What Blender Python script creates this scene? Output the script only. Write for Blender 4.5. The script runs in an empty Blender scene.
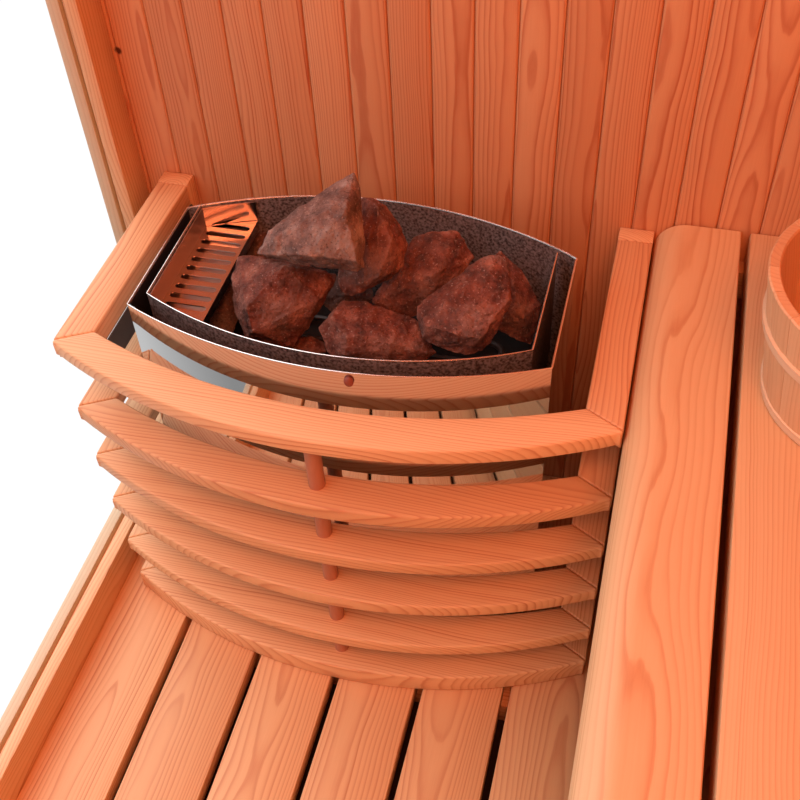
# Corner of a wooden sauna: stone heater behind a curved slat guard, beside a bench with a bucket.
# Units are metres; x runs along the back wall, y into the room is negative, z is up.
import bpy, bmesh, math, random
from mathutils import Vector, Matrix, noise

random.seed(7)
COL = bpy.context.scene.collection
ROCKS = {
 'A': ((-0.0864, -0.2091, 0.4997),
   [(-0.0489, -0.0035, 0.0198), (-0.0462, 0.0156, 0.0361), (-0.0381, 0.0197, 0.0376), (0.0039, 0.0234, 0.0295), (0.0322, 0.0281, 0.0261), (0.0616, 0.0281, 0.0182), (0.0611, 0.0196, 0.0108), (0.0425, -0.0194, -0.0189), (0.029, -0.0404, -0.0339), (0.0009, -0.0459, -0.0313), (-0.0228, -0.0461, -0.0251), (-0.0399, -0.0296, -0.0058), (0.0167, -0.0037, 0.0498), (-0.0144, -0.051, 0.0256), (-0.0066, -0.0632, 0.0032), (-0.0046, -0.0221, 0.0392), (0.0517, -0.0092, 0.0123), (-0.0514, 0.0335, -0.0217), (-0.0433, 0.0509, -0.0083), (0.0097, 0.0572, -0.017), (0.0314, 0.0508, -0.0285), (0.0072, 0.0057, -0.0622), (-0.0318, 0.0014, -0.0555)]),
 'B': ((-0.0287, -0.1974, 0.5937),
   [(-0.0604, -0.038, -0.0125), (-0.0595, -0.0322, -0.0077), (-0.0532, -0.0172, 0.004), (-0.0166, 0.0102, 0.0185), (-0.0076, 0.018, 0.0231), (0.0039, 0.0336, 0.0338), (0.0242, 0.0478, 0.041), (0.0324, 0.0393, 0.0312), (0.0357, 0.0291, 0.0213), (0.0451, 0.0, -0.0071), (0.0497, -0.0209, -0.0269), (0.0433, -0.0257, -0.0295), (0.0134, -0.0301, -0.0254), (-0.0259, -0.0355, -0.0196), (0.031, -0.0107, 0.0349), (0.0493, -0.0402, -0.003), (-0.0003, -0.0515, 0.0071), (0.0143, -0.0077, 0.0352), (-0.0382, -0.036, 0.0106), (-0.0459, 0.0033, -0.0275), (-0.0418, 0.0151, -0.0181), (-0.016, 0.0351, -0.0073), (0.0021, 0.052, 0.0029), (0.0086, 0.0413, -0.0083), (0.0165, 0.013, -0.0356), (-0.004, 0.0078, -0.0348)]),
 'C': ((0.0148, -0.1617, 0.5471),
   [(-0.0329, -0.0358, -0.0213), (-0.0312, -0.0025, 0.0079), (-0.0207, 0.0364, 0.0397), (-0.0111, 0.0381, 0.0386), (0.0038, 0.0361, 0.0328), (0.0212, 0.0274, 0.0204), (0.0358, 0.0114, 0.0022), (0.0355, -0.0077, -0.0146), (0.0238, -0.0205, -0.0229), (-0.0008, -0.035, -0.0292), (-0.0144, -0.0443, -0.0337), (-0.0277, -0.0444, -0.0303), (0.0017, 0.0172, 0.0439), (0.0178, -0.044, -0.0012), (0.0251, -0.0125, 0.0249), (0.0002, -0.0042, 0.0143), (-0.024, -0.0061, -0.0246), (-0.0165, 0.0379, 0.0126), (-0.0016, 0.0378, 0.0084), (0.0179, 0.0227, -0.0102), (0.0106, 0.0032, -0.0256), (-0.0127, -0.0113, -0.0322)]),
 'D': ((0.0632, -0.1343, 0.4977),
   [(-0.051, -0.0473, -0.0139), (-0.0355, -0.0239, 0.0028), (-0.0225, 0.0006, 0.0211), (-0.0167, 0.0165, 0.0337), (0.0015, 0.0271, 0.0382), (0.0321, 0.034, 0.0361), (0.04, 0.0293, 0.0298), (0.055, 0.0179, 0.0156), (0.044, -0.0002, 0.0025), (0.024, -0.0239, -0.0132), (0.0055, -0.0439, -0.026), (-0.0094, -0.0494, -0.0269), (-0.0343, -0.0507, -0.0214), (0.0064, -0.0179, 0.031), (0.0279, 0.0017, 0.0385), (0.0242, -0.0223, 0.0263), (-0.0165, -0.0431, 0.0079), (-0.041, 0.006, -0.0374), (-0.0232, 0.0359, -0.0155), (-0.0082, 0.0525, -0.0049), (0.0158, 0.0538, -0.0101), (0.0183, 0.0354, -0.0272), (-0.0058, 0.0081, -0.045), (-0.0306, 0.0039, -0.0421)]),
 'E': ((0.0339, -0.2333, 0.4844),
   [(-0.0608, -0.0139, 0.0155), (-0.0403, 0.0134, 0.0342), (-0.0172, 0.0185, 0.0325), (-0.0056, 0.0157, 0.027), (0.0246, 0.0185, 0.0214), (0.04, 0.0184, 0.0171), (0.0515, 0.0059, 0.0028), (0.0663, -0.0018, -0.0079), (0.059, -0.0085, -0.012), (0.0517, -0.0153, -0.016), (0.0096, -0.0244, -0.0128), (-0.0263, -0.0311, -0.0091), (-0.0435, -0.0331, -0.0062), (-0.0531, -0.0241, 0.0043), (-0.0219, -0.0329, 0.0263), (0.0048, -0.023, 0.0252), (-0.0447, -0.0138, 0.0317), (-0.023, -0.0417, 0.0079), (0.0593, -0.0132, 0.0002), (0.0322, -0.0211, 0.0141), (-0.0591, 0.0229, -0.0205), (-0.025, 0.0482, -0.0072), (0.0077, 0.0483, -0.0159), (0.0287, 0.0383, -0.0304), (0.0346, 0.0271, -0.042), (-0.004, 0.0147, -0.0426), (-0.0455, 0.0079, -0.0375)]),
 'F': ((0.1273, -0.207, 0.5231),
   [(-0.0495, -0.0158, 0.0049), (-0.0435, -0.0087, 0.0097), (-0.021, 0.0067, 0.0172), (-0.0092, 0.0217, 0.0274), (0.0069, 0.0369, 0.0366), (0.0248, 0.0439, 0.038), (0.0346, 0.0432, 0.0348), (0.0391, 0.0372, 0.0282), (0.0457, 0.0118, 0.0038), (0.0342, -0.0199, -0.0212), (0.0241, -0.0328, -0.03), (0.0084, -0.04, -0.0322), (-0.0063, -0.0414, -0.0295), (-0.0389, -0.0402, -0.0196), (-0.0456, -0.0291, -0.008), (0.0444, -0.0009, 0.0175), (0.0231, -0.0399, -0.006), (-0.0008, -0.0466, 0.0027), (-0.0334, -0.0426, 0.004), (-0.0155, -0.0177, 0.0214), (0.0207, 0.0214, 0.0355), (-0.0349, 0.011, -0.0162), (-0.0173, 0.0248, -0.0086), (-0.0002, 0.0434, 0.0034), (0.0169, 0.0473, 0.0022), (0.0237, 0.0279, -0.0168), (0.0104, 0.0005, -0.0377), (-0.0083, -0.0048, -0.0373), (-0.0324, 0.0028, -0.0241)]),
 'G': ((0.1686, -0.1387, 0.4795),
   [(-0.0297, 0.0263, 0.0369), (-0.0241, 0.032, 0.0404), (0.0005, 0.0239, 0.0266), (0.014, 0.0138, 0.014), (0.0294, 0.0008, -0.0016), (0.0296, -0.0109, -0.0121), (0.0257, -0.0347, -0.0323), (0.0109, -0.0351, -0.0286), (-0.0173, -0.0313, -0.0177), (-0.0329, -0.0117, 0.004), (-0.0022, -0.0052, 0.0289), (0.0158, -0.0327, 0.005), (-0.0146, -0.0132, 0.0087), (-0.0235, 0.0365, 0.0102), (-0.0019, 0.0348, 0.0029), (0.0188, 0.0184, -0.0173), (0.0161, -0.007, -0.0392), (-0.0146, -0.0046, -0.0288)]),
 'H': ((-0.1607, -0.1981, 0.4566),
   [(-0.0143, -0.0157, -0.0021), (-0.0126, 0.0092, 0.0195), (-0.0009, 0.0209, 0.0268), (0.0131, 0.0158, 0.0185), (0.0209, -0.0041, -0.0013), (0.0156, -0.0229, -0.0166), (-0.0025, -0.0266, -0.015), (0.005, -0.0071, 0.014), (-0.0168, 0.001, -0.0139), (-0.0074, 0.027, 0.0066), (0.0082, 0.0092, -0.0133), (-0.0084, -0.0068, -0.0231)]),
 'I': ((-0.0523, -0.2275, 0.4463),
   [(-0.0178, -0.0094, 0.0065), (-0.0105, -0.0007, 0.0122), (0.0065, 0.0053, 0.013), (0.0206, 0.0038, 0.0079), (0.0245, -0.0037, 0.0002), (0.0082, -0.0129, -0.0037), (-0.0096, -0.0158, -0.0014), (0.0049, -0.0108, 0.0155), (-0.0201, 0.0085, -0.0111), (-0.0027, 0.019, -0.0065), (0.0102, 0.0126, -0.0156), (-0.0142, 0.004, -0.0168)]),
 'J': ((-0.0349, -0.1315, 0.443),
   [(-0.0277, -0.0181, 0.0033), (-0.0219, -0.0006, 0.0173), (0.0036, 0.0149, 0.0242), (0.0305, 0.0128, 0.0151), (0.0361, -0.0018, 0.0007), (0.0132, -0.0183, -0.0079), (-0.0119, -0.0247, -0.0069), (0.0058, -0.0158, 0.0168), (-0.0268, 0.0053, -0.0171), (-0.0043, 0.0289, -0.0022), (0.0189, 0.017, -0.019), (-0.0154, 0.0005, -0.0244)]),
 'K': ((-0.1522, -0.0972, 0.4694),
   [(-0.0112, -0.0193, -0.0062), (-0.0095, 0.0012, 0.0116), (-0.002, 0.0122, 0.0194), (0.0096, 0.0152, 0.0189), (0.0176, 0.0008, 0.004), (0.0133, -0.013, -0.0072), (0.0002, -0.0209, -0.0107), (0.0048, -0.0105, 0.011), (-0.0145, -0.0003, -0.0157), (-0.008, 0.0221, 0.0025), (0.006, 0.014, -0.0085), (-0.0064, -0.0014, -0.0189)]),
}

# ------------------------------------------------------------------ helpers
def put(name, data, parent=None):
    o = bpy.data.objects.new(name, data)
    COL.objects.link(o)
    if parent is not None:
        o.parent = parent
    return o

def thing(name, label, cat, loc=(0, 0, 0), group=None):
    o = put(name, None)
    o.empty_display_size = .05
    o.location = loc
    return tag(o, label, cat, group)

def tag(o, label, cat, group=None):
    o['label'] = label
    o['category'] = cat
    if group:
        o['group'] = group
    return o

class Build:
    """Collects solids into one mesh; every board carries its own grain coordinates."""
    def __init__(self):
        self.sharp = 32
        self.v, self.f, self.gc, self.tone, self.mi, self.sm = [], [], [], [], [], []

    def add(self, bm, mat=None, gc=None, tone=.5, mi=None, smooth=False):
        base = len(self.v)
        bm.verts.ensure_lookup_table()
        bm.verts.index_update()
        for v in bm.verts:
            self.gc.append(gc(v.co) if gc else v.co.copy())
            p = mat @ v.co if mat else v.co
            self.v.append(tuple(p))
            self.tone.append(tone)
        flip = mat is not None and mat.to_3x3().determinant() < 0
        for f in bm.faces:
            idx = [base + v.index for v in f.verts]
            self.f.append(idx[::-1] if flip else idx)
            self.mi.append(f.material_index if mi is None else mi)
            self.sm.append(smooth or f.smooth)
        bm.free()

    def obj(self, name, mats, parent=None, org=(0, 0, 0)):
        me = bpy.data.meshes.new(name)
        me.from_pydata([(a - org[0], b - org[1], c - org[2]) for a, b, c in self.v], [], self.f)
        at = me.attributes.new('gc', 'FLOAT_VECTOR', 'POINT')
        at.data.foreach_set('vector', [c for g in self.gc for c in g])
        t = me.attributes.new('tone', 'FLOAT', 'POINT')
        t.data.foreach_set('value', self.tone)
        for m in (mats if isinstance(mats, (list, tuple)) else [mats]):
            me.materials.append(m)
        me.polygons.foreach_set('material_index', self.mi)
        me.polygons.foreach_set('use_smooth', [True] * len(self.f))
        me.set_sharp_from_angle(angle=math.radians(self.sharp))
        me.update()
        o = put(name, me, parent)
        o.location = org
        return o

def grain(axis, style=None):
    """Grain coordinates of one sawn board: (along, across, depth) measured from a random log centre."""
    a = random.uniform(0, 40)
    c = random.uniform(-.055, .055) if style is None else style[0]
    d = random.uniform(.02, .08) if style is None else style[1]
    k = {'x': (0, 1, 2), 'y': (1, 0, 2), 'z': (2, 0, 1)}[axis]
    return lambda p: Vector((p[k[0]] + a, p[k[1]] + c, p[k[2]] + d))

def cgrain(axis, centre, style=None):
    g = grain(axis, style)
    c = Vector(centre)
    return lambda p: g(p - c)

def box_bm(lo, hi, bev=0.0, seg=2):
    bm = bmesh.new()
    bmesh.ops.create_cube(bm, size=1)
    for v in bm.verts:
        v.co = Vector([(lo[i] + hi[i]) / 2 + v.co[i] * (hi[i] - lo[i]) for i in range(3)])
    if bev:
        bmesh.ops.bevel(bm, geom=bm.edges[:], offset=bev, segments=seg, profile=.5, affect='EDGES')
    return bm

def prism_bm(pts, lo, hi, axis='z', bev=0.0, seg=2, ang=35):
    """Extrude an outline. axis z: pts are (x,y); axis y: pts are (x,z); axis x: pts are (y,z)."""
    bm = bmesh.new()
    mk = {'z': lambda a, b, h: (a, b, h), 'y': lambda a, b, h: (a, h, b), 'x': lambda a, b, h: (h, a, b)}[axis]
    A = [bm.verts.new(mk(a, b, lo)) for a, b in pts]
    B = [bm.verts.new(mk(a, b, hi)) for a, b in pts]
    n = len(pts)
    bm.faces.new(A[::-1]); bm.faces.new(B)
    for i in range(n):
        bm.faces.new((A[i], A[(i + 1) % n], B[(i + 1) % n], B[i]))
    bmesh.ops.recalc_face_normals(bm, faces=bm.faces[:])
    if bev:
        es = [e for e in bm.edges if e.calc_face_angle(0) > math.radians(ang)]
        bmesh.ops.bevel(bm, geom=es, offset=bev, segments=seg, profile=.5, affect='EDGES')
    return bm

def tube_bm(path, r, n=10, closed=False):
    bm = bmesh.new()
    P = [Vector(p) for p in path]
    rings = []
    N = len(P)
    up = Vector((0, 0, 1))
    for i, p in enumerate(P):
        a = P[i - 1] if (i > 0 or closed) else P[i]
        b = P[(i + 1) % N] if (i < N - 1 or closed) else P[i]
        t = (b - a).normalized()
        u = up if abs(t.z) < .95 else Vector((1, 0, 0))
        s = t.cross(u).normalized()
        w = s.cross(t)
        rings.append([bm.verts.new(p + r * (math.cos(q) * s + math.sin(q) * w)) for q in [2 * math.pi * k / n for k in range(n)]])
    for i in range(N if closed else N - 1):
        a, b = rings[i], rings[(i + 1) % N]
        for k in range(n):
            f = bm.faces.new((a[k], a[(k + 1) % n], b[(k + 1) % n], b[k]))
            f.smooth = True
    if not closed:
        bm.faces.new(rings[0][::-1]); bm.faces.new(rings[-1])
    bmesh.ops.recalc_face_normals(bm, faces=bm.faces[:])
    return bm

def sheet_bm(path, z0, z1, th, inner=1, nz=1):
    """Upright thin sheet along an open (x,y) path; the right-hand side of travel is material 0, the rest 'inner'."""
    bm = bmesh.new()
    P = [Vector((a, b)) for a, b in path]
    N = len(P)
    off = []
    for i in range(N):
        t = (P[min(i + 1, N - 1)] - P[max(i - 1, 0)]).normalized()
        off.append(P[i] + th * Vector((-t.y, t.x)))
    def col(q, z):
        return [bm.verts.new((p.x, p.y, z)) for p in q]
    a0, a1, b0, b1 = col(P, z0), col(P, z1), col(off, z0), col(off, z1)
    for i in range(N - 1):
        f = bm.faces.new((a0[i], a0[i + 1], a1[i + 1], a1[i])); f.smooth = True
        f = bm.faces.new((b0[i + 1], b0[i], b1[i], b1[i + 1])); f.smooth = True; f.material_index = inner
        f = bm.faces.new((a1[i], a1[i + 1], b1[i + 1], b1[i]))
        f = bm.faces.new((a0[i + 1], a0[i], b0[i], b0[i + 1])); f.material_index = inner
    bm.faces.new((a0[0], a1[0], b1[0], b0[0])); bm.faces.new((a0[-1], b0[-1], b1[-1], a1[-1]))
    return bm

def arc(xa, xb, ymid, yend, half, n=24):
    """Points of the circular arc through (+-half, yend) and (0, ymid), from x = xa to xb."""
    s = abs(ymid - yend)
    R = (half * half + s * s) / (2 * s)
    sg = 1 if yend > ymid else -1
    out = []
    for i in range(n + 1):
        x = xa + (xb - xa) * i / n
        out.append((x, ymid + sg * (R - math.sqrt(R * R - x * x))))
    return out

# ------------------------------------------------------------------ materials
def nodes_of(name):
    m = bpy.data.materials.new(name)
    m.use_nodes = True
    nt = m.node_tree
    b = nt.nodes['Principled BSDF']
    return m, nt, b

def N(nt, t, **kw):
    n = nt.nodes.new(t)
    for k, v in kw.items():
        if k.startswith('i_'):
            n.inputs[k[2:].replace('_', ' ')].default_value = v
        else:
            setattr(n, k, v)
    return n

def mth(nt, op, a, b=None, c=None):
    n = nt.nodes.new('ShaderNodeMath'); n.operation = op
    for i, q in enumerate((a, b, c)):
        if q is None: continue
        if isinstance(q, (int, float)): n.inputs[i].default_value = q
        else: nt.links.new(q, n.inputs[i])
    return n.outputs[0]

def mixc(nt, fac, a, b, mode='MIX'):
    n = nt.nodes.new('ShaderNodeMix'); n.data_type = 'RGBA'; n.blend_type = mode
    for sock, q in ((n.inputs[0], fac), (n.inputs[6], a), (n.inputs[7], b)):
        if isinstance(q, (int, float)): sock.default_value = q
        elif isinstance(q, tuple): sock.default_value = q if len(q) == 4 else q + (1,)
        else: nt.links.new(q, sock)
    return n.outputs[2]

def wood(name, early, late, ring=.0042, contrast=.75, rough=.5, wob=.022, knots=()):
    m, nt, b = nodes_of(name)
    L = nt.links.new
    at = N(nt, 'ShaderNodeAttribute', attribute_name='gc')
    tn = N(nt, 'ShaderNodeAttribute', attribute_name='tone')
    gc = at.outputs['Vector']
    mp = N(nt, 'ShaderNodeMapping'); mp.inputs['Scale'].default_value = (3.2, 9, 9); L(gc, mp.inputs['Vector'])
    n1 = N(nt, 'ShaderNodeTexNoise'); n1.inputs['Scale'].default_value = 1; n1.inputs['Detail'].default_value = 1.5
    n1.inputs['Roughness'].default_value = .4; L(mp.outputs[0], n1.inputs['Vector'])
    mp2 = N(nt, 'ShaderNodeMapping'); mp2.inputs['Scale'].default_value = (14, 60, 60); L(gc, mp2.inputs['Vector'])
    n2 = N(nt, 'ShaderNodeTexNoise'); n2.inputs['Scale'].default_value = 1; n2.inputs['Detail'].default_value = 2; L(mp2.outputs[0], n2.inputs['Vector'])
    sp = N(nt, 'ShaderNodeSeparateXYZ'); L(gc, sp.inputs[0])
    r = mth(nt, 'SQRT', mth(nt, 'ADD', mth(nt, 'MULTIPLY', sp.outputs[1], sp.outputs[1]), mth(nt, 'MULTIPLY', sp.outputs[2], sp.outputs[2])))
    r = mth(nt, 'ADD', r, mth(nt, 'MULTIPLY', mth(nt, 'SUBTRACT', n1.outputs[0], .5), wob * 2))
    r = mth(nt, 'ADD', r, mth(nt, 'MULTIPLY', mth(nt, 'SUBTRACT', n2.outputs[0], .5), .0016))
    q = mth(nt, 'DIVIDE', r, ring)
    # rings of uneven width
    q = mth(nt, 'ADD', q, mth(nt, 'MULTIPLY', mth(nt, 'SINE', mth(nt, 'MULTIPLY', q, .7)), .35))
    ph = mth(nt, 'FRACT', q)
    rp = N(nt, 'ShaderNodeValToRGB'); cr = rp.color_ramp
    cr.elements[0].position = 0; cr.elements[0].color = (.12, .12, .12, 1)
    cr.elements[1].position = 1; cr.elements[1].color = (.15, .15, .15, 1)
    for p_, v_ in ((.10, 0), (.45, .12), (.70, .45), (.86, 1), (.95, .8)):
        e = cr.elements.new(p_); e.color = (v_, v_, v_, 1)
    L(ph, rp.inputs[0])
    # strength differs from ring to ring and board to board
    idn = N(nt, 'ShaderNodeTexNoise'); idn.noise_dimensions = '1D'; idn.inputs['Scale'].default_value = .37; idn.inputs['Detail'].default_value = 1
    L(mth(nt, 'ADD', mth(nt, 'FLOOR', q), mth(nt, 'MULTIPLY', tn.outputs['Fac'], 31.7)), idn.inputs['W'])
    st = mth(nt, 'MULTIPLY_ADD', idn.outputs[0], 1.1, .05)
    fac = mth(nt, 'MULTIPLY', mth(nt, 'MULTIPLY', rp.outputs[0], st), contrast)
    # fine fibre
    mp3 = N(nt, 'ShaderNodeMapping'); mp3.inputs['Scale'].default_value = (18, 900, 900); L(gc, mp3.inputs['Vector'])
    n3 = N(nt, 'ShaderNodeTexNoise'); n3.inputs['Scale'].default_value = 1; n3.inputs['Detail'].default_value = 2; L(mp3.outputs[0], n3.inputs['Vector'])
    fac = mth(nt, 'ADD', fac, mth(nt, 'MULTIPLY', mth(nt, 'SUBTRACT', n3.outputs[0], .5), .22))
    col = mixc(nt, fac, early, late)
    tone = mth(nt, 'MULTIPLY_ADD', tn.outputs['Fac'], .26, .87)
    cmb = N(nt, 'ShaderNodeCombineColor')
    L(mth(nt, 'POWER', tone, .6), cmb.inputs[0]); L(tone, cmb.inputs[1]); L(mth(nt, 'POWER', tone, 1.25), cmb.inputs[2])
    col = mixc(nt, 1.0, col, cmb.outputs[0], 'MULTIPLY')
    if knots:
        tc = N(nt, 'ShaderNodeTexCoord')
        for (kx, ky, kz, kr) in knots:
            d = N(nt, 'ShaderNodeVectorMath', operation='DISTANCE'); d.inputs[1].default_value = (kx, ky, kz)
            L(tc.outputs['Object'], d.inputs[0])
            k = mth(nt, 'SUBTRACT', 1, mth(nt, 'SMOOTHSTEP' if False else 'DIVIDE', d.outputs['Value'], kr))
            k = mth(nt, 'MINIMUM', mth(nt, 'MAXIMUM', mth(nt, 'MULTIPLY', k, 2.2), 0), 1)
            col = mixc(nt, k, col, (.07, .02, .01))
    L(col, b.inputs['Base Color'])
    b.inputs['Roughness'].default_value = rough
    b.inputs['Specular IOR Level'].default_value = .35
    bp = N(nt, 'ShaderNodeBump'); bp.inputs['Strength'].default_value = .12; bp.inputs['Distance'].default_value = .0006
    L(mth(nt, 'SUBTRACT', 1, fac), bp.inputs['Height']); L(bp.outputs[0], b.inputs['Normal'])
    return m

EARLY, LATE = (.72, .43, .225), (.46, .15, .06)
M_wood = wood('sauna_wood', EARLY, LATE, ring=.0038, contrast=.85, wob=.018)
M_wall = wood('panel_wood', (.67, .35, .18), (.44, .125, .05), ring=.0027, contrast=1.05, wob=.0085, knots=((-.3345, 0, .657, .0058),))
M_guard = wood('guard_wood', EARLY, LATE, ring=.0034, contrast=.9, wob=.013)
M_dowel = wood('dark_dowel_wood', (.46, .20, .12), (.34, .12, .06), contrast=.4)
M_bench = wood('bench_wood', (.70, .44, .235), (.52, .22, .095), ring=.0034, contrast=.75, rough=.42, wob=.014)
M_pail = wood('pail_wood', (.66, .39, .21), (.48, .21, .10), ring=.005, contrast=.55)
M_out = wood('pale_frame_wood', (.62, .50, .34), (.45, .32, .18), ring=.004, contrast=.5, wob=.01)
M_hoop = wood('hoop_wood', (.74, .54, .36), (.60, .37, .22), ring=.006, contrast=.3)

def metal(name, col, rough, aniso=0):
    m, nt, b = nodes_of(name)
    b.inputs['Base Color'].default_value = col + (1,)
    b.inputs['Metallic'].default_value = 1
    n = N(nt, 'ShaderNodeTexNoise'); n.inputs['Scale'].default_value = 40; n.inputs['Detail'].default_value = 2
    tc = N(nt, 'ShaderNodeTexCoord'); nt.links.new(tc.outputs['Object'], n.inputs['Vector'])
    nt.links.new(mth(nt, 'MULTIPLY_ADD', n.outputs[0], .03, rough - .015), b.inputs['Roughness'])
    return m

M_steel = metal('polished_steel', (.56, .56, .56), .035)
M_plate = metal('brushed_steel', (.64, .56, .53), .16)
M_dull = metal('dull_steel', (.60, .47, .41), .32)
M_rim = metal('bright_steel_edge', (.92, .88, .86), .25)

def hammered():
    m, nt, b = nodes_of('dark_hammered_steel')
    L = nt.links.new
    tc = N(nt, 'ShaderNodeTexCoord')
    n = N(nt, 'ShaderNodeTexNoise'); n.inputs['Scale'].default_value = 330; n.inputs['Detail'].default_value = 2; L(tc.outputs['Object'], n.inputs['Vector'])
    rp = N(nt, 'ShaderNodeValToRGB'); rp.color_ramp.elements[0].position = .32; rp.color_ramp.elements[1].position = .62
    rp.color_ramp.elements[0].color = (.06, .052, .054, 1); rp.color_ramp.elements[1].color = (.34, .30, .30, 1)
    L(n.outputs[0], rp.inputs[0]); L(rp.outputs[0], b.inputs['Base Color'])
    b.inputs['Metallic'].default_value = .45; b.inputs['Roughness'].default_value = .42
    bp = N(nt, 'ShaderNodeBump'); bp.inputs['Strength'].default_value = .3; bp.inputs['Distance'].default_value = .0008
    L(n.outputs[0], bp.inputs['Height']); L(bp.outputs[0], b.inputs['Normal'])
    return m
M_ham = hammered()

def plain(name, col, rough=.6):
    m, nt, b = nodes_of(name)
    n = N(nt, 'ShaderNodeTexNoise'); n.inputs['Scale'].default_value = 60
    tc = N(nt, 'ShaderNodeTexCoord'); nt.links.new(tc.outputs['Object'], n.inputs['Vector'])
    c = mixc(nt, n.outputs[0], tuple(x * .8 for x in col), tuple(x * 1.2 for x in col))
    nt.links.new(c, b.inputs['Base Color'])
    b.inputs['Roughness'].default_value = rough
    return m
M_copper = plain('dark_copper', (.22, .05, .03), .4)
M_black = plain('black_heat_shield', (.010, .009, .009), .55)
M_shield = plain('dark_grey_metal', (.06, .056, .054), .45)
M_elem = plain('heating_element_metal', (.035, .03, .03), .4)
M_under = plain('dark_underfloor', (.03, .016, .012), .9)

def stone(name, c_dark, c_mid, c_light, grey):
    m, nt, b = nodes_of(name)
    L = nt.links.new
    tc = N(nt, 'ShaderNodeTexCoord')
    P = tc.outputs['Object']
    n1 = N(nt, 'ShaderNodeTexNoise'); n1.inputs['Scale'].default_value = 38; n1.inputs['Detail'].default_value = 5; n1.inputs['Roughness'].default_value = .62; L(P, n1.inputs['Vector'])
    rp = N(nt, 'ShaderNodeValToRGB'); e = rp.color_ramp.elements
    e[0].position = .3; e[0].color = c_dark + (1,); e[1].position = .72; e[1].color = c_light + (1,)
    k = e.new(.5); k.color = c_mid + (1,)
    L(n1.outputs[0], rp.inputs[0])
    n2 = N(nt, 'ShaderNodeTexNoise'); n2.inputs['Scale'].default_value = 14; n2.inputs['Detail'].default_value = 2; L(P, n2.inputs['Vector'])
    g = N(nt, 'ShaderNodeValToRGB'); g.color_ramp.elements[0].position = .48; g.color_ramp.elements[1].position = .66; L(n2.outputs[0], g.inputs[0])
    col = mixc(nt, mth(nt, 'MULTIPLY', g.outputs[0], grey), rp.outputs[0], (.23, .185, .17))
    n3 = N(nt, 'ShaderNodeTexNoise'); n3.inputs['Scale'].default_value = 420; n3.inputs['Detail'].default_value = 1; L(P, n3.inputs['Vector'])
    s = N(nt, 'ShaderNodeValToRGB'); s.color_ramp.elements[0].position = .66; s.color_ramp.elements[1].position = .73; L(n3.outputs[0], s.inputs[0])
    col = mixc(nt, mth(nt, 'MULTIPLY', s.outputs[0], .5), col, (.55, .42, .36))
    d = N(nt, 'ShaderNodeValToRGB'); d.color_ramp.elements[0].position = .30; d.color_ramp.elements[1].position = .40
    d.color_ramp.elements[0].color = (1, 1, 1, 1); d.color_ramp.elements[1].color = (0, 0, 0, 1); L(n3.outputs[0], d.inputs[0])
    col = mixc(nt, mth(nt, 'MULTIPLY', d.outputs[0], .6), col, (.04, .018, .014))
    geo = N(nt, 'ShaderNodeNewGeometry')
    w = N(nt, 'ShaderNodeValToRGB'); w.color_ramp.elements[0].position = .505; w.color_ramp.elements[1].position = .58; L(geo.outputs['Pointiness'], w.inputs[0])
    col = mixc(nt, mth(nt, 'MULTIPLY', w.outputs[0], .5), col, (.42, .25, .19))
    L(col, b.inputs['Base Color'])
    b.inputs['Roughness'].default_value = .62
    b.inputs['Specular IOR Level'].default_value = .4
    n4 = N(nt, 'ShaderNodeTexNoise'); n4.inputs['Scale'].default_value = 120; n4.inputs['Detail'].default_value = 6; n4.inputs['Roughness'].default_value = .7; L(P, n4.inputs['Vector'])
    bp = N(nt, 'ShaderNodeBump'); bp.inputs['Strength'].default_value = 1.0; bp.inputs['Distance'].default_value = .007
    L(n4.outputs[0], bp.inputs['Height']); L(bp.outputs[0], b.inputs['Normal'])
    return m
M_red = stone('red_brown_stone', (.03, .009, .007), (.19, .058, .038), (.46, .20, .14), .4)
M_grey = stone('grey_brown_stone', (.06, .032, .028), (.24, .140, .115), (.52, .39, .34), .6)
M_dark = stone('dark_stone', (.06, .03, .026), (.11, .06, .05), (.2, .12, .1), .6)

# ------------------------------------------------------------------ room shell
ZT = 2.45                      # ceiling height
YF = -1.95                     # front wall
XR = .93                       # right wall
XL, XO = -.3405, -.3795         # inner and outer face of the left frame
def struct(o):
    o['kind'] = 'structure'
    return o

B = Build()
w0, wg = -.242, .0476
edges = [XO - .001] + [w0 + k * wg for k in range(-2, 26) if XO + .01 < w0 + k * wg < XR] + [XR + .02]
for a, c in zip(edges, edges[1:]):
    B.add(box_bm((a, 0, 0), (c, .02, ZT), .0036, 3), gc=cgrain('z', ((a + c) / 2, 0, 0)), tone=random.random())
B.add(box_bm((XO, .0195, 0), (XR + .02, .04, ZT)), gc=grain('z'))
struct(B.obj('wall_back', M_wall))

B = Build()                    # frame of the open left side: inner and outer post with a groove between
for a, c, y0 in ((-.3575, XL, -.050), (XO, -.3635, -.0485)):
    B.add(box_bm((a, y0, 0), (c, 0, ZT), .0015), gc=cgrain('z', ((a + c) / 2, y0, 0), (.07, .07)), tone=random.random(), mi=int(a == XO))
B.add(box_bm((-.364, -.038, 0), (-.357, 0, ZT)), gc=grain('z'))
struct(B.obj('wall_left', [M_wood, M_out]))

B = Build()                    # low sill along the open side
for a, c in ((-.3575, XL), (XO, -.3635)):
    B.add(box_bm((a, YF, -.06), (c, -.0505, .0703), .0015), gc=cgrain('y', ((a + c) / 2, 0, .07), (.07, .07)), tone=random.uniform(.4, .9), mi=int(a == XO))
B.add(box_bm((-.364, YF, -.06), (-.357, -.0505, .060)), gc=grain('y'))
struct(B.obj('trim_1', [M_wood, M_out]))

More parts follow.
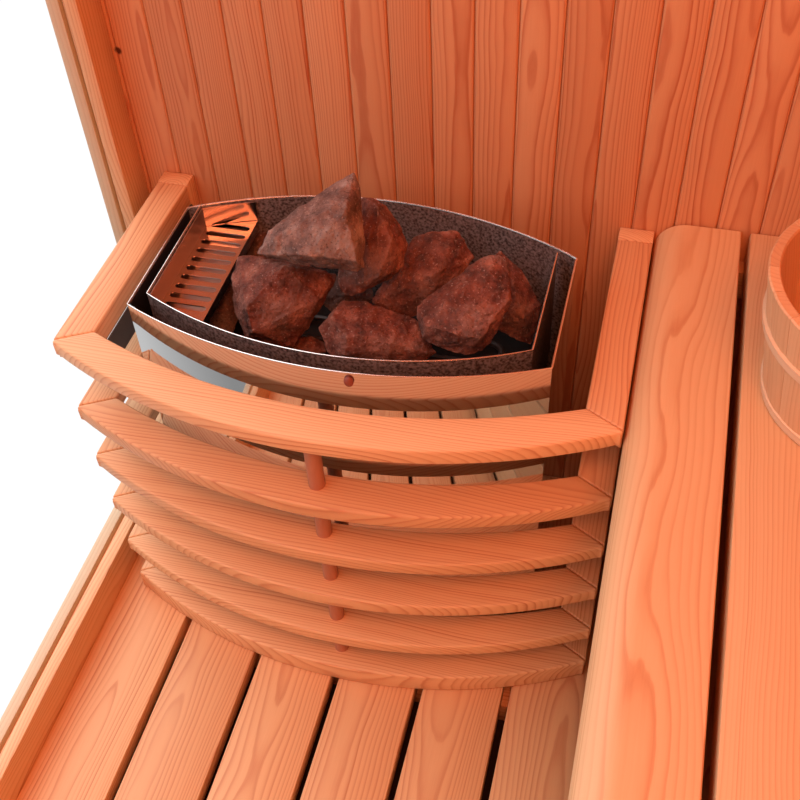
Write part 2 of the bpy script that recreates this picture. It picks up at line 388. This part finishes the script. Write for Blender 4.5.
def panel_wall(name, axis, lo, hi, step, mat):
    B = Build()
    i = 0 if axis == 'x' else 1
    n = max(1, round((hi[i] - lo[i]) / step))
    for k in range(n):
        l, h = list(lo), list(hi)
        l[i] = lo[i] + (hi[i] - lo[i]) * k / n; h[i] = lo[i] + (hi[i] - lo[i]) * (k + 1) / n
        B.add(box_bm(l, h, .002, 1), gc=cgrain('z', [(p + q) / 2 for p, q in zip(l, h)]), tone=random.random())
    return struct(B.obj(name, mat))
panel_wall('wall_right', 'y', (XR, YF, 0), (XR + .02, -.0005, ZT), .095, M_wall)
panel_wall('wall_front', 'x', (XO, YF - .02, 0), (XR + .02, YF - .0005, ZT), .095, M_wall)
B = Build()
for k in range(14):
    a = XO + (XR + .02 - XO) * k / 14; c = XO + (XR + .02 - XO) * (k + 1) / 14
    B.add(box_bm((a, YF - .02, ZT), (c, .04, ZT + .02), .002, 1), gc=cgrain('y', ((a + c) / 2, 0, ZT)), tone=random.random())
struct(B.obj('ceiling', M_wall))

ZF = .012                      # top of the floor boards
B = Build()
gx = [-.2279 + .1110 * k for k in range(-1, 12)]
gx[0] = -.3455
for k in range(len(gx) - 1):
    a, c = gx[k] + .0052, gx[k + 1] - .0052
    if a > XR - .02: break
    c = min(c, XR - .001)
    B.add(box_bm((a, YF, ZF - .026), (c, -.001, ZF), .0018), gc=cgrain('y', ((a + c) / 2, 0, ZF), (random.uniform(-.02, .02), random.uniform(.03, .07))), tone=random.random())
floor = struct(B.obj('floor', M_wood))
for y in (-.06, -.352, -.95, -1.5):
    B = Build()
    B.add(box_bm((-.34, y - .022, -.054), (XR - .001, y + .022, -.0145), .001), gc=cgrain('x', (0, y, 0)))
    struct(B.obj('joist', M_wood, floor))
B = Build()
B.add(box_bm((XO, YF - .02, -.075), (XR + .02, .04, -.0605)))
struct(B.obj('subfloor', M_under, floor))

# ------------------------------------------------------------------ heater guard
HWG = .3095
guard = thing('heater_guard', 'curved slatted pale wood guard of six stacked rails wrapped around the stone heater', 'guard rail', (0, -.2, ZF))
O = (0, -.2, ZF)
GX = -.001
TOPS = [.491, .384, .297, .211, .122, .045]
TH = .0205
YM_O, YE_O, YM_I, YE_I = -.398, -.319, -.352, -.295
XI = .2695
for i, z in enumerate(TOPS):
    out = arc(-HWG + .005, HWG - .005, YM_O, YE_O, HWG, 40)
    pts = [(-HWG, YE_O + .002), (-HWG + .0018, YE_O - .0028)] + out + [(HWG - .0018, YE_O - .0028), (HWG, YE_O + .002)]
    pts += arc(XI, -XI, YM_I, YE_I, XI, 40)
    zb = z - TH if i < 5 else ZF + .0004
    B = Build()
    B.add(prism_bm(pts, zb, z, 'z', .0028, 3, 28), gc=cgrain('x', (0, -.36, z), (random.choice((-1, 1)) * random.uniform(.02, .09), random.uniform(.01, .05))), tone=random.random(), smooth=False)
    o = B.obj('front_rail', M_guard, guard)
    o.location = (GX - O[0], -O[1], -O[2])
    for s in (-1, 1):
        p = [(s * XI, -.0235), (s * HWG, -.0235), (s * HWG, YE_O + .0024), (s * XI, YE_I + .0004)]
        B = Build()
        tha = .030 if i == 0 else TH
        B.add(prism_bm(p, max(z - tha, ZF + .0004), z - .0002, 'z', .0022, 3), gc=cgrain('y', (s * .29, 0, z), (random.choice((-1, 1)) * random.uniform(.01, .05), random.uniform(.02, .05))), tone=random.random())
        o = B.obj('side_rail', M_guard, guard)
        o.location = (GX - O[0], -O[1], -O[2])
for s in (-1, 1):
    B = Build()
    a, c = sorted((s * XI, s * HWG))
    B.add(box_bm((a, -.0232, ZF + .0004), (c, -.0008, .4912), .0012), gc=cgrain('z', (s * .29, -.01, 0)), tone=.95)
    o = B.obj('rear_post', M_guard, guard)
    o.location = (GX - O[0], -O[1], -O[2])
B = Build()
B.add(tube_bm([(-.001, -.368, ZF + .01 + .0466 * k) for k in range(11)], .0092, 20), gc=grain('z', (.01, .02)), tone=.35)
o = B.obj('dowel', M_dowel, guard); o.location = (GX - O[0], -O[1], -O[2])

B = Build()
B.add(box_bm((-.2694, -.287, .424), (-.2674, -.024, .4625), .0004, 1))
o = B.obj('heat_shield', M_shield, guard); o.location = (GX - O[0], -O[1], -O[2])
o['label'] = 'dark grey metal strip under the left side rail'

# ------------------------------------------------------------------ heater
ZR = .535
CX = .0045
heater = thing('sauna_heater', 'polished steel sauna heater with curved front, open on top and full of stones', 'heater', (0, -.18, ZF))
HO = (0, -.18, ZF)
def hput(B, name, mats, parent=None):
    o = B.obj(name, mats, heater if parent is None else parent)
    o.location = (-HO[0], -HO[1], -HO[2]) if parent is None else (0, 0, 0)
    return o
ZB = .10
YFc, YFm, YBc, YBm, HX = -.291, -.3405, -.121, -.062, .2265
front = [(x + CX, y) for x, y in arc(-HX, HX, YFm, YFc, HX, 40)]
back = [(x + CX, y) for x, y in arc(HX, -HX, YBm, YBc, HX, 40)]
B = Build(); B.add(sheet_bm(front, ZB, ZR, .0014)); hput(B, 'front_panel', [M_steel, M_black])
for s in (-1, 1):
    pa = [(CX + s * HX, YFc + .0002), (CX + s * HX, YBc - .0002)]
    if s < 0: pa = pa[::-1]
    B = Build(); B.add(sheet_bm(pa, ZB, ZR - .0003, .0014)); hput(B, 'side_panel', [M_steel, M_black])
B = Build(); B.add(sheet_bm(back, ZB, ZR, .0014)); hput(B, 'back_panel', [M_steel, M_ham])
bottom = [(x * .985, y + .004) for x, y in front] + [(x * .985, y - .004) for x, y in back]
B = Build(); B.add(prism_bm(bottom, ZB + .004, ZB + .008)); hput(B, 'base_plate', M_black)
# stone tray
XT = .2085
tf = arc(-XT, XT, -.3205, -.2705, XT, 40)
B = Build(); B.add(sheet_bm(tf, .385, ZR + .0006, .0013, 0), mi=0)
for pa in ([(XT, tf[-1][1] + .0004), (XT + .001, -.1165)], [(-XT, -.110), (-XT, tf[0][1] + .0004)]):
    B.add(sheet_bm(pa, .385, ZR + .0003, .0013, 0), mi=0)
tray = hput(B, 'stone_tray', M_ham)
tb = arc(XT, -XT, YBm - .003, YBc - .003, HX, 30)
B = Build(); B.add(prism_bm([(x * .99, y + .003) for x, y in tf] + [(x * .99, y - .002) for x, y in tb], .384, .388)); hput(B, 'tray_floor', M_black)
# bright edges
def edge(path, name='rim_edge', r=.0008, z=ZR + .0006, closed=False):
    B = Build(); B.add(tube_bm([(x, y, z) for x, y in path], r, 8, closed)); return hput(B, name, M_rim)
edge(front + back, closed=True)
edge([(-XT, -.110)] + tf + [(XT + .001, -.1165)])
# louvred plate on the left of the tray
def vent_plate():
    zp = .5070
    x0, x1 = -.2070, -.1490
    outer = [(x0, -.1170), (-.18, -.1050), (x1, -.0935), (x1, -.2940), (-.18, -.2830), (x0, -.2705)]
    bm = bmesh.new()
    def loop(pts):
        vs = [bm.verts.new((a, b, zp)) for a, b in pts]
        for i in range(len(vs)): bm.edges.new((vs[i], vs[(i + 1) % len(vs)]))
    loop(outer)
    for k in range(10):
        y = -.1110 - .0158 * k
        r = .0041
        xa, xb = -.1975, -.1570
        p = [(xb + r * math.sin(t), y + r * math.cos(t)) for t in [math.pi * i / 8 for i in range(9)]]
        p += [(xa - r * math.sin(t), y - r * math.cos(t)) for t in [math.pi * i / 8 for i in range(9)]]
        loop(p)
    bmesh.ops.triangle_fill(bm, use_beauty=True, edges=bm.edges[:])
    bmesh.ops.recalc_face_normals(bm, faces=bm.faces[:])
    for f in bm.faces:
        if f.normal.z < 0: f.normal_flip()
    ret = bmesh.ops.extrude_face_region(bm, geom=bm.faces[:])
    for v in ret['geom']:
        if isinstance(v, bmesh.types.BMVert): v.co.z -= .0014
    bmesh.ops.recalc_face_normals(bm, faces=bm.faces[:])
    return bm, outer, zp
bm, outer, zp = vent_plate()
B = Build(); B.add(bm)
B.add(sheet_bm([(-.1490, -.2940), (-.1490, -.0935)], .494, zp - .0002, .0012, 0), mi=0)       # turned-down right edge

hput(B, 'vent_plate', M_plate)
B = Build(); B.add(sheet_bm([(-.2065, -.1130), (-.2065, -.2705)], zp, ZR - .0015, .0010, 0), mi=0); hput(B, 'side_flange', M_dull)
B = Build(); B.add(sheet_bm([(-.149, -.0915), (-.165, -.0973), (-.18, -.1034), (-.195, -.1097), (-.2060, -.1150)], zp, ZR - .0015, .0010, 0), mi=0); hput(B, 'back_flange', M_plate)   # turned-up left edge
B = Build(); B.add(box_bm((-.2055, -.266, .492), (-.150, -.10, .4965))); hput(B, 'deflector', M_dull)
bm = bmesh.new()  # small copper-brown flattened ball on the front panel, just below the rim
bmesh.ops.create_uvsphere(bm, u_segments=20, v_segments=10, radius=.0052, matrix=Matrix.Translation((.0365, YFm - .0005, ZR - .0105)) @ Matrix.Diagonal((1, .7, 1.25, 1)))
B = Build(); B.sharp = 60; B.add(bm); hput(B, 'front_bead', M_copper)['label'] = 'small dark copper-brown bead on the front panel'
# heating elements low in the tray
for k, y in enumerate((-.13, -.19, -.24)):
    path = [(-.12, y, .398), (.14, y, .398)] + [(.14 + .018 * math.sin(t), y - .018 + .018 * math.cos(t), .398) for t in [math.pi * i / 8 for i in range(1, 8)]] + [(.14, y - .036, .398), (-.12, y - .036, .398)]
    B = Build(); B.add(tube_bm(path, .004, 8)); hput(B, 'heating_element', M_elem)
for sx in (-1, 1):
    for y in (-.25, -.11):
        B = Build(); B.add(box_bm((CX + sx * .2 - .012, y - .012, ZF), (CX + sx * .2 + .012, y + .012, ZB + .004), .002)); hput(B, 'foot', M_black)

# ------------------------------------------------------------------ stones
def make_stone(key, mat, label, amp=.0017):
    ctr, pts = ROCKS[key]
    bm = bmesh.new()
    for p in pts: bm.verts.new(p)
    r = bmesh.ops.convex_hull(bm, input=bm.verts[:])
    junk = [g for g in r['geom_interior'] + r['geom_unused'] if isinstance(g, bmesh.types.BMVert)]
    if junk: bmesh.ops.delete(bm, geom=list(set(junk)), context='VERTS')
    bmesh.ops.triangulate(bm, faces=bm.faces[:])
    # chip the corners a little, then break the faces up
    bmesh.ops.bevel(bm, geom=bm.edges[:], offset=.0006, segments=1, profile=.5, affect='EDGES')
    bmesh.ops.triangulate(bm, faces=bm.faces[:])
    for _ in range(6):
        long = [e for e in bm.edges if e.calc_length() > .0030]
        if not long: break
        bmesh.ops.subdivide_edges(bm, edges=long, cuts=1)
        bmesh.ops.triangulate(bm, faces=[f for f in bm.faces if len(f.verts) > 3])
    bm.normal_update()
    sd = Vector((hash_of(key), 3.1, 7.7))
    mv = []
    for v in bm.verts:
        q = v.co + sd
        d = noise.voronoi(q * 48 + .4 * noise.noise_vector(q * 60))[0]
        chip = min(1.0, (d[1] - d[0]) * 1.6)
        n = noise.noise(q * 30) * .7 + noise.noise(q * 95) * .7 + noise.noise(q * 230) * .6
        ridge = -abs(noise.noise(q * 40 + Vector((5, 5, 5)))) * .8
        mv.append(v.normal * amp * (n + ridge + chip * .7))
    for v, d in zip(bm.verts, mv): v.co += d
    B = Build(); B.sharp = 20; B.add(bm)
    o = B.obj('stone', mat)
    o.location = ctr
    return tag(o, label, 'stone', 'stones in the heater')
def hash_of(k): return (ord(k) - 60) * 1.37
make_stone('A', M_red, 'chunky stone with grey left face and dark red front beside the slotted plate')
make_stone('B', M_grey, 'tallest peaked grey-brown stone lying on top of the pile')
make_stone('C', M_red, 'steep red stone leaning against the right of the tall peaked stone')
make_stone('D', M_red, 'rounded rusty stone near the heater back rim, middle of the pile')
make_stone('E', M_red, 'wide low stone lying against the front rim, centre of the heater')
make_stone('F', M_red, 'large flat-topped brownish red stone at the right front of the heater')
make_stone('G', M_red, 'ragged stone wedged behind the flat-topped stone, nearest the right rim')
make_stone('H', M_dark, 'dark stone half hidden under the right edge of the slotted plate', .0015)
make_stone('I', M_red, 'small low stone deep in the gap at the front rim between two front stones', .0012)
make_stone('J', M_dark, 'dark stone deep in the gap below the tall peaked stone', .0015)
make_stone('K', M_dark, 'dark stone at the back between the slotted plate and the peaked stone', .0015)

# ------------------------------------------------------------------ bench
bench = thing('sauna_bench', 'pale wooden sauna bench with rounded front edge along the right of the heater', 'bench', (.6, -.7, ZF))
BO = (.6, -.7, ZF)
def bput(B, name, mat):
    o = B.obj(name, mat, bench); o.location = (-BO[0], -BO[1], -BO[2]); return o
XB, ZBN = .3100, .507
rr = .036
prof = [(XB, .425), (XB, ZBN - rr)] + [(XB + rr - rr * math.cos(t), ZBN - rr + rr * math.sin(t)) for t in [math.pi / 2 * i / 10 for i in range(1, 11)]]
prof += [(.4045, ZBN), (.4045, .465), (XB + .03, .465), (XB + .03, .425)]
B = Build()
bm = prism_bm(prof, YF + .02, -.0015, 'y', .0012, 1, 50)
for f in bm.faces:
    f.smooth = abs(f.normal.y) < .5
B.add(bm, gc=cgrain('y', (.36, 0, ZBN), (.018, .085)), tone=.55)
o = bput(B, 'seat_board', M_bench)
for k, (a, c) in enumerate(((.4145, .5400), (.5500, .6755), (.6855, .811), (.821, .926))):
    B = Build()
    B.add(box_bm((a, YF + .02, .465), (c, -.0015, ZBN - .0005), .0022), gc=cgrain('y', ((a + c) / 2, 0, ZBN), ((-.012, .028) if k == 0 else None)), tone=.35 + .3 * random.random())
    bput(B, 'seat_board', M_bench)
for y in (-.0130, -.95, -1.85):
    B = Build(); B.add(box_bm((XB + .031, y - .011, .425), (.926, y + .011, .4648), .002), gc=cgrain('x', (0, y, .4))); bput(B, 'crossbeam', M_bench)
    for x in (.37, .89):
        B = Build(); B.add(box_bm((x - .02, y - .0105, ZF), (x + .02, y + .0105, .4249), .002), gc=cgrain('z', (x, y, 0))); bput(B, 'leg', M_bench)
B = Build()
for k in range(4):
    B.add(box_bm((XB + .010, YF + .02, .03 + .098 * k), (XB + .028, -.0015, .123 + .098 * k), .002), gc=cgrain('y', (XB + .01, 0, .075 + .098 * k)), tone=random.random())
bput(B, 'front_skirt', M_bench)

# ------------------------------------------------------------------ bucket
BX, BY, BZ, BH, RT, RB = .536, -.237, ZBN, .145, .125, .102
bucket = thing('sauna_bucket', 'round wooden stave bucket with pale hoop standing on the bench by the right frame edge', 'bucket', (BX, BY, BZ))
nst = 22
B = Build()
for k in range(nst):
    a0 = 2 * math.pi * k / nst + .002; a1 = 2 * math.pi * (k + 1) / nst - .002
    bm = bmesh.new()
    S = 5
    cols = []
    for i in range(S + 1):
        t = a0 + (a1 - a0) * i / S
        dip = .0005 if i in (0, S) else 0
        col = []
        for (z, ro) in ((.0, RB), (BH * .5, (RB + RT) / 2), (BH - .0015, RT - .0003), (BH, RT - .0018)):
            col.append(bm.verts.new(((ro - dip) * math.cos(t), (ro - dip) * math.sin(t), z)))
        for (z, ri) in ((BH, RT - .0100), (BH - .0015, RT - .0116), (BH * .5, (RB + RT) / 2 - .012), (.0, RB - .012)):
            col.append(bm.verts.new((ri * math.cos(t), ri * math.sin(t), z)))
        cols.append(col)
    for i in range(S):
        n = len(cols[0])
        for j in range(n):
            bm.faces.new((cols[i][j], cols[i + 1][j], cols[i + 1][(j + 1) % n], cols[i][(j + 1) % n]))
    bm.faces.new(cols[0]); bm.faces.new(cols[-1][::-1])
    bmesh.ops.recalc_face_normals(bm, faces=bm.faces[:])
    mid = (a0 + a1) / 2
    g = grain('z', (random.choice((-1, 1)) * random.uniform(.04, .08), random.uniform(.02, .05) - RT))
    B.add(bm, gc=(lambda p, g=g, mid=mid: g(Vector((-p.x * math.sin(mid) + p.y * math.cos(mid), p.x * math.cos(mid) + p.y * math.sin(mid), p.z)))), tone=random.random())
B.obj('staves', M_pail, bucket)
bm = bmesh.new()
bmesh.ops.create_cone(bm, cap_ends=True, segments=48, radius1=RB - .0125, radius2=RB - .0115, depth=.012, matrix=Matrix.Translation((0, 0, .016)))
B = Build(); B.add(bm, gc=grain('x')); B.obj('base', M_pail, bucket)
def hoop(z0, z1, th, name):
    bm = bmesh.new(); R = lambda z: RB + (RT - RB) * z / BH
    n = 72; cols = []
    for i in range(n):
        t = 2 * math.pi * i / n
        cols.append([bm.verts.new((r * math.cos(t), r * math.sin(t), z)) for r, z in ((R(z0) - .001, z0), (R(z0) + th, z0 + .001), (R(z1) + th, z1 - .001), (R(z1) - .001, z1))])
    for i in range(n):
        a, c = cols[i], cols[(i + 1) % n]
        for j in range(4):
            f = bm.faces.new((a[j], c[j], c[(j + 1) % 4], a[(j + 1) % 4]))
    bmesh.ops.recalc_face_normals(bm, faces=bm.faces[:])
    for f in bm.faces: f.smooth = abs(f.normal.z) < .5
    B = Build(); B.add(bm, gc=lambda p: Vector((math.atan2(p.y, p.x) * .12, p.z + .02, .05)))
    return B.obj(name, M_hoop, bucket)
hoop(.0835, .0960, .0030, 'hoop')['label'] = 'pale upper wooden hoop'
hoop(.0005, .013, .0016, 'hoop')

# ------------------------------------------------------------------ light
W = bpy.data.worlds.new('white_studio'); bpy.context.scene.world = W
W.use_nodes = True
bg = W.node_tree.nodes['Background']
bg.inputs[0].default_value = (1, 1, 1, 1)
nt = W.node_tree               # white studio: white backdrop, brighter overhead, dimmer on the camera's side
tc = N(nt, 'ShaderNodeTexCoord'); sx = N(nt, 'ShaderNodeSeparateXYZ'); nt.links.new(tc.outputs['Generated'], sx.inputs[0])
def ramp(sock, a, b, lo, hi):
    mr = N(nt, 'ShaderNodeMapRange'); nt.links.new(sock, mr.inputs[0])
    for k, v in enumerate((a, b, lo, hi)): mr.inputs[k + 1].default_value = v
    return mr.outputs[0]
st = mth(nt, 'MULTIPLY', ramp(sx.outputs[2], 0, .5, 1.02, 2.6), ramp(sx.outputs[1], -.45, .0, .42, 1))
nt.links.new(st, bg.inputs[1])
def area(name, loc, target, size, power, col):
    l = bpy.data.lights.new(name, 'AREA'); l.shape = 'RECTANGLE'; l.size, l.size_y = size; l.energy = power; l.color = col
    o = put(name, l); o.location = loc
    o.rotation_euler = (Vector(target) - Vector(loc)).to_track_quat('-Z', 'Y').to_euler()
    return o
area('red_lamp_light', (.50, -1.42, 2.34), (.10, -.35, .2), (.9, .9), 39, (1, .265, .10))

# ------------------------------------------------------------------ camera
cam = bpy.data.cameras.new('camera')
cam.sensor_width = 36; cam.lens = 1093.7844 / 800 * 36
cam.clip_start = .02
co = put('camera', cam)
yaw, pitch, roll = .2936, -.8222, -.0593
cy, sy, cp, sp, cr, sr = math.cos(yaw), math.sin(yaw), math.cos(pitch), math.sin(pitch), math.cos(roll), math.sin(roll)
fwd = Vector((-sy * cp, cy * cp, sp)); r = Vector((cy, sy, 0)); u = r.cross(fwd)
r2, u2 = cr * r + sr * u, -sr * r + cr * u
m = Matrix((r2, u2, -fwd)).transposed().to_4x4()
m.translation = (.3027, -1.049, 1.3058)
co.matrix_world = m
sc = bpy.context.scene
sc.camera = co
sc.view_settings.view_transform = 'Standard'
sc.view_settings.look = 'None'
sc.view_settings.gamma = 1
sc.view_settings.use_curve_mapping = False
sc.view_settings.exposure = 0
sc.cycles.max_bounces = 12
sc.cycles.diffuse_bounces = 8
sc.cycles.use_denoising = True
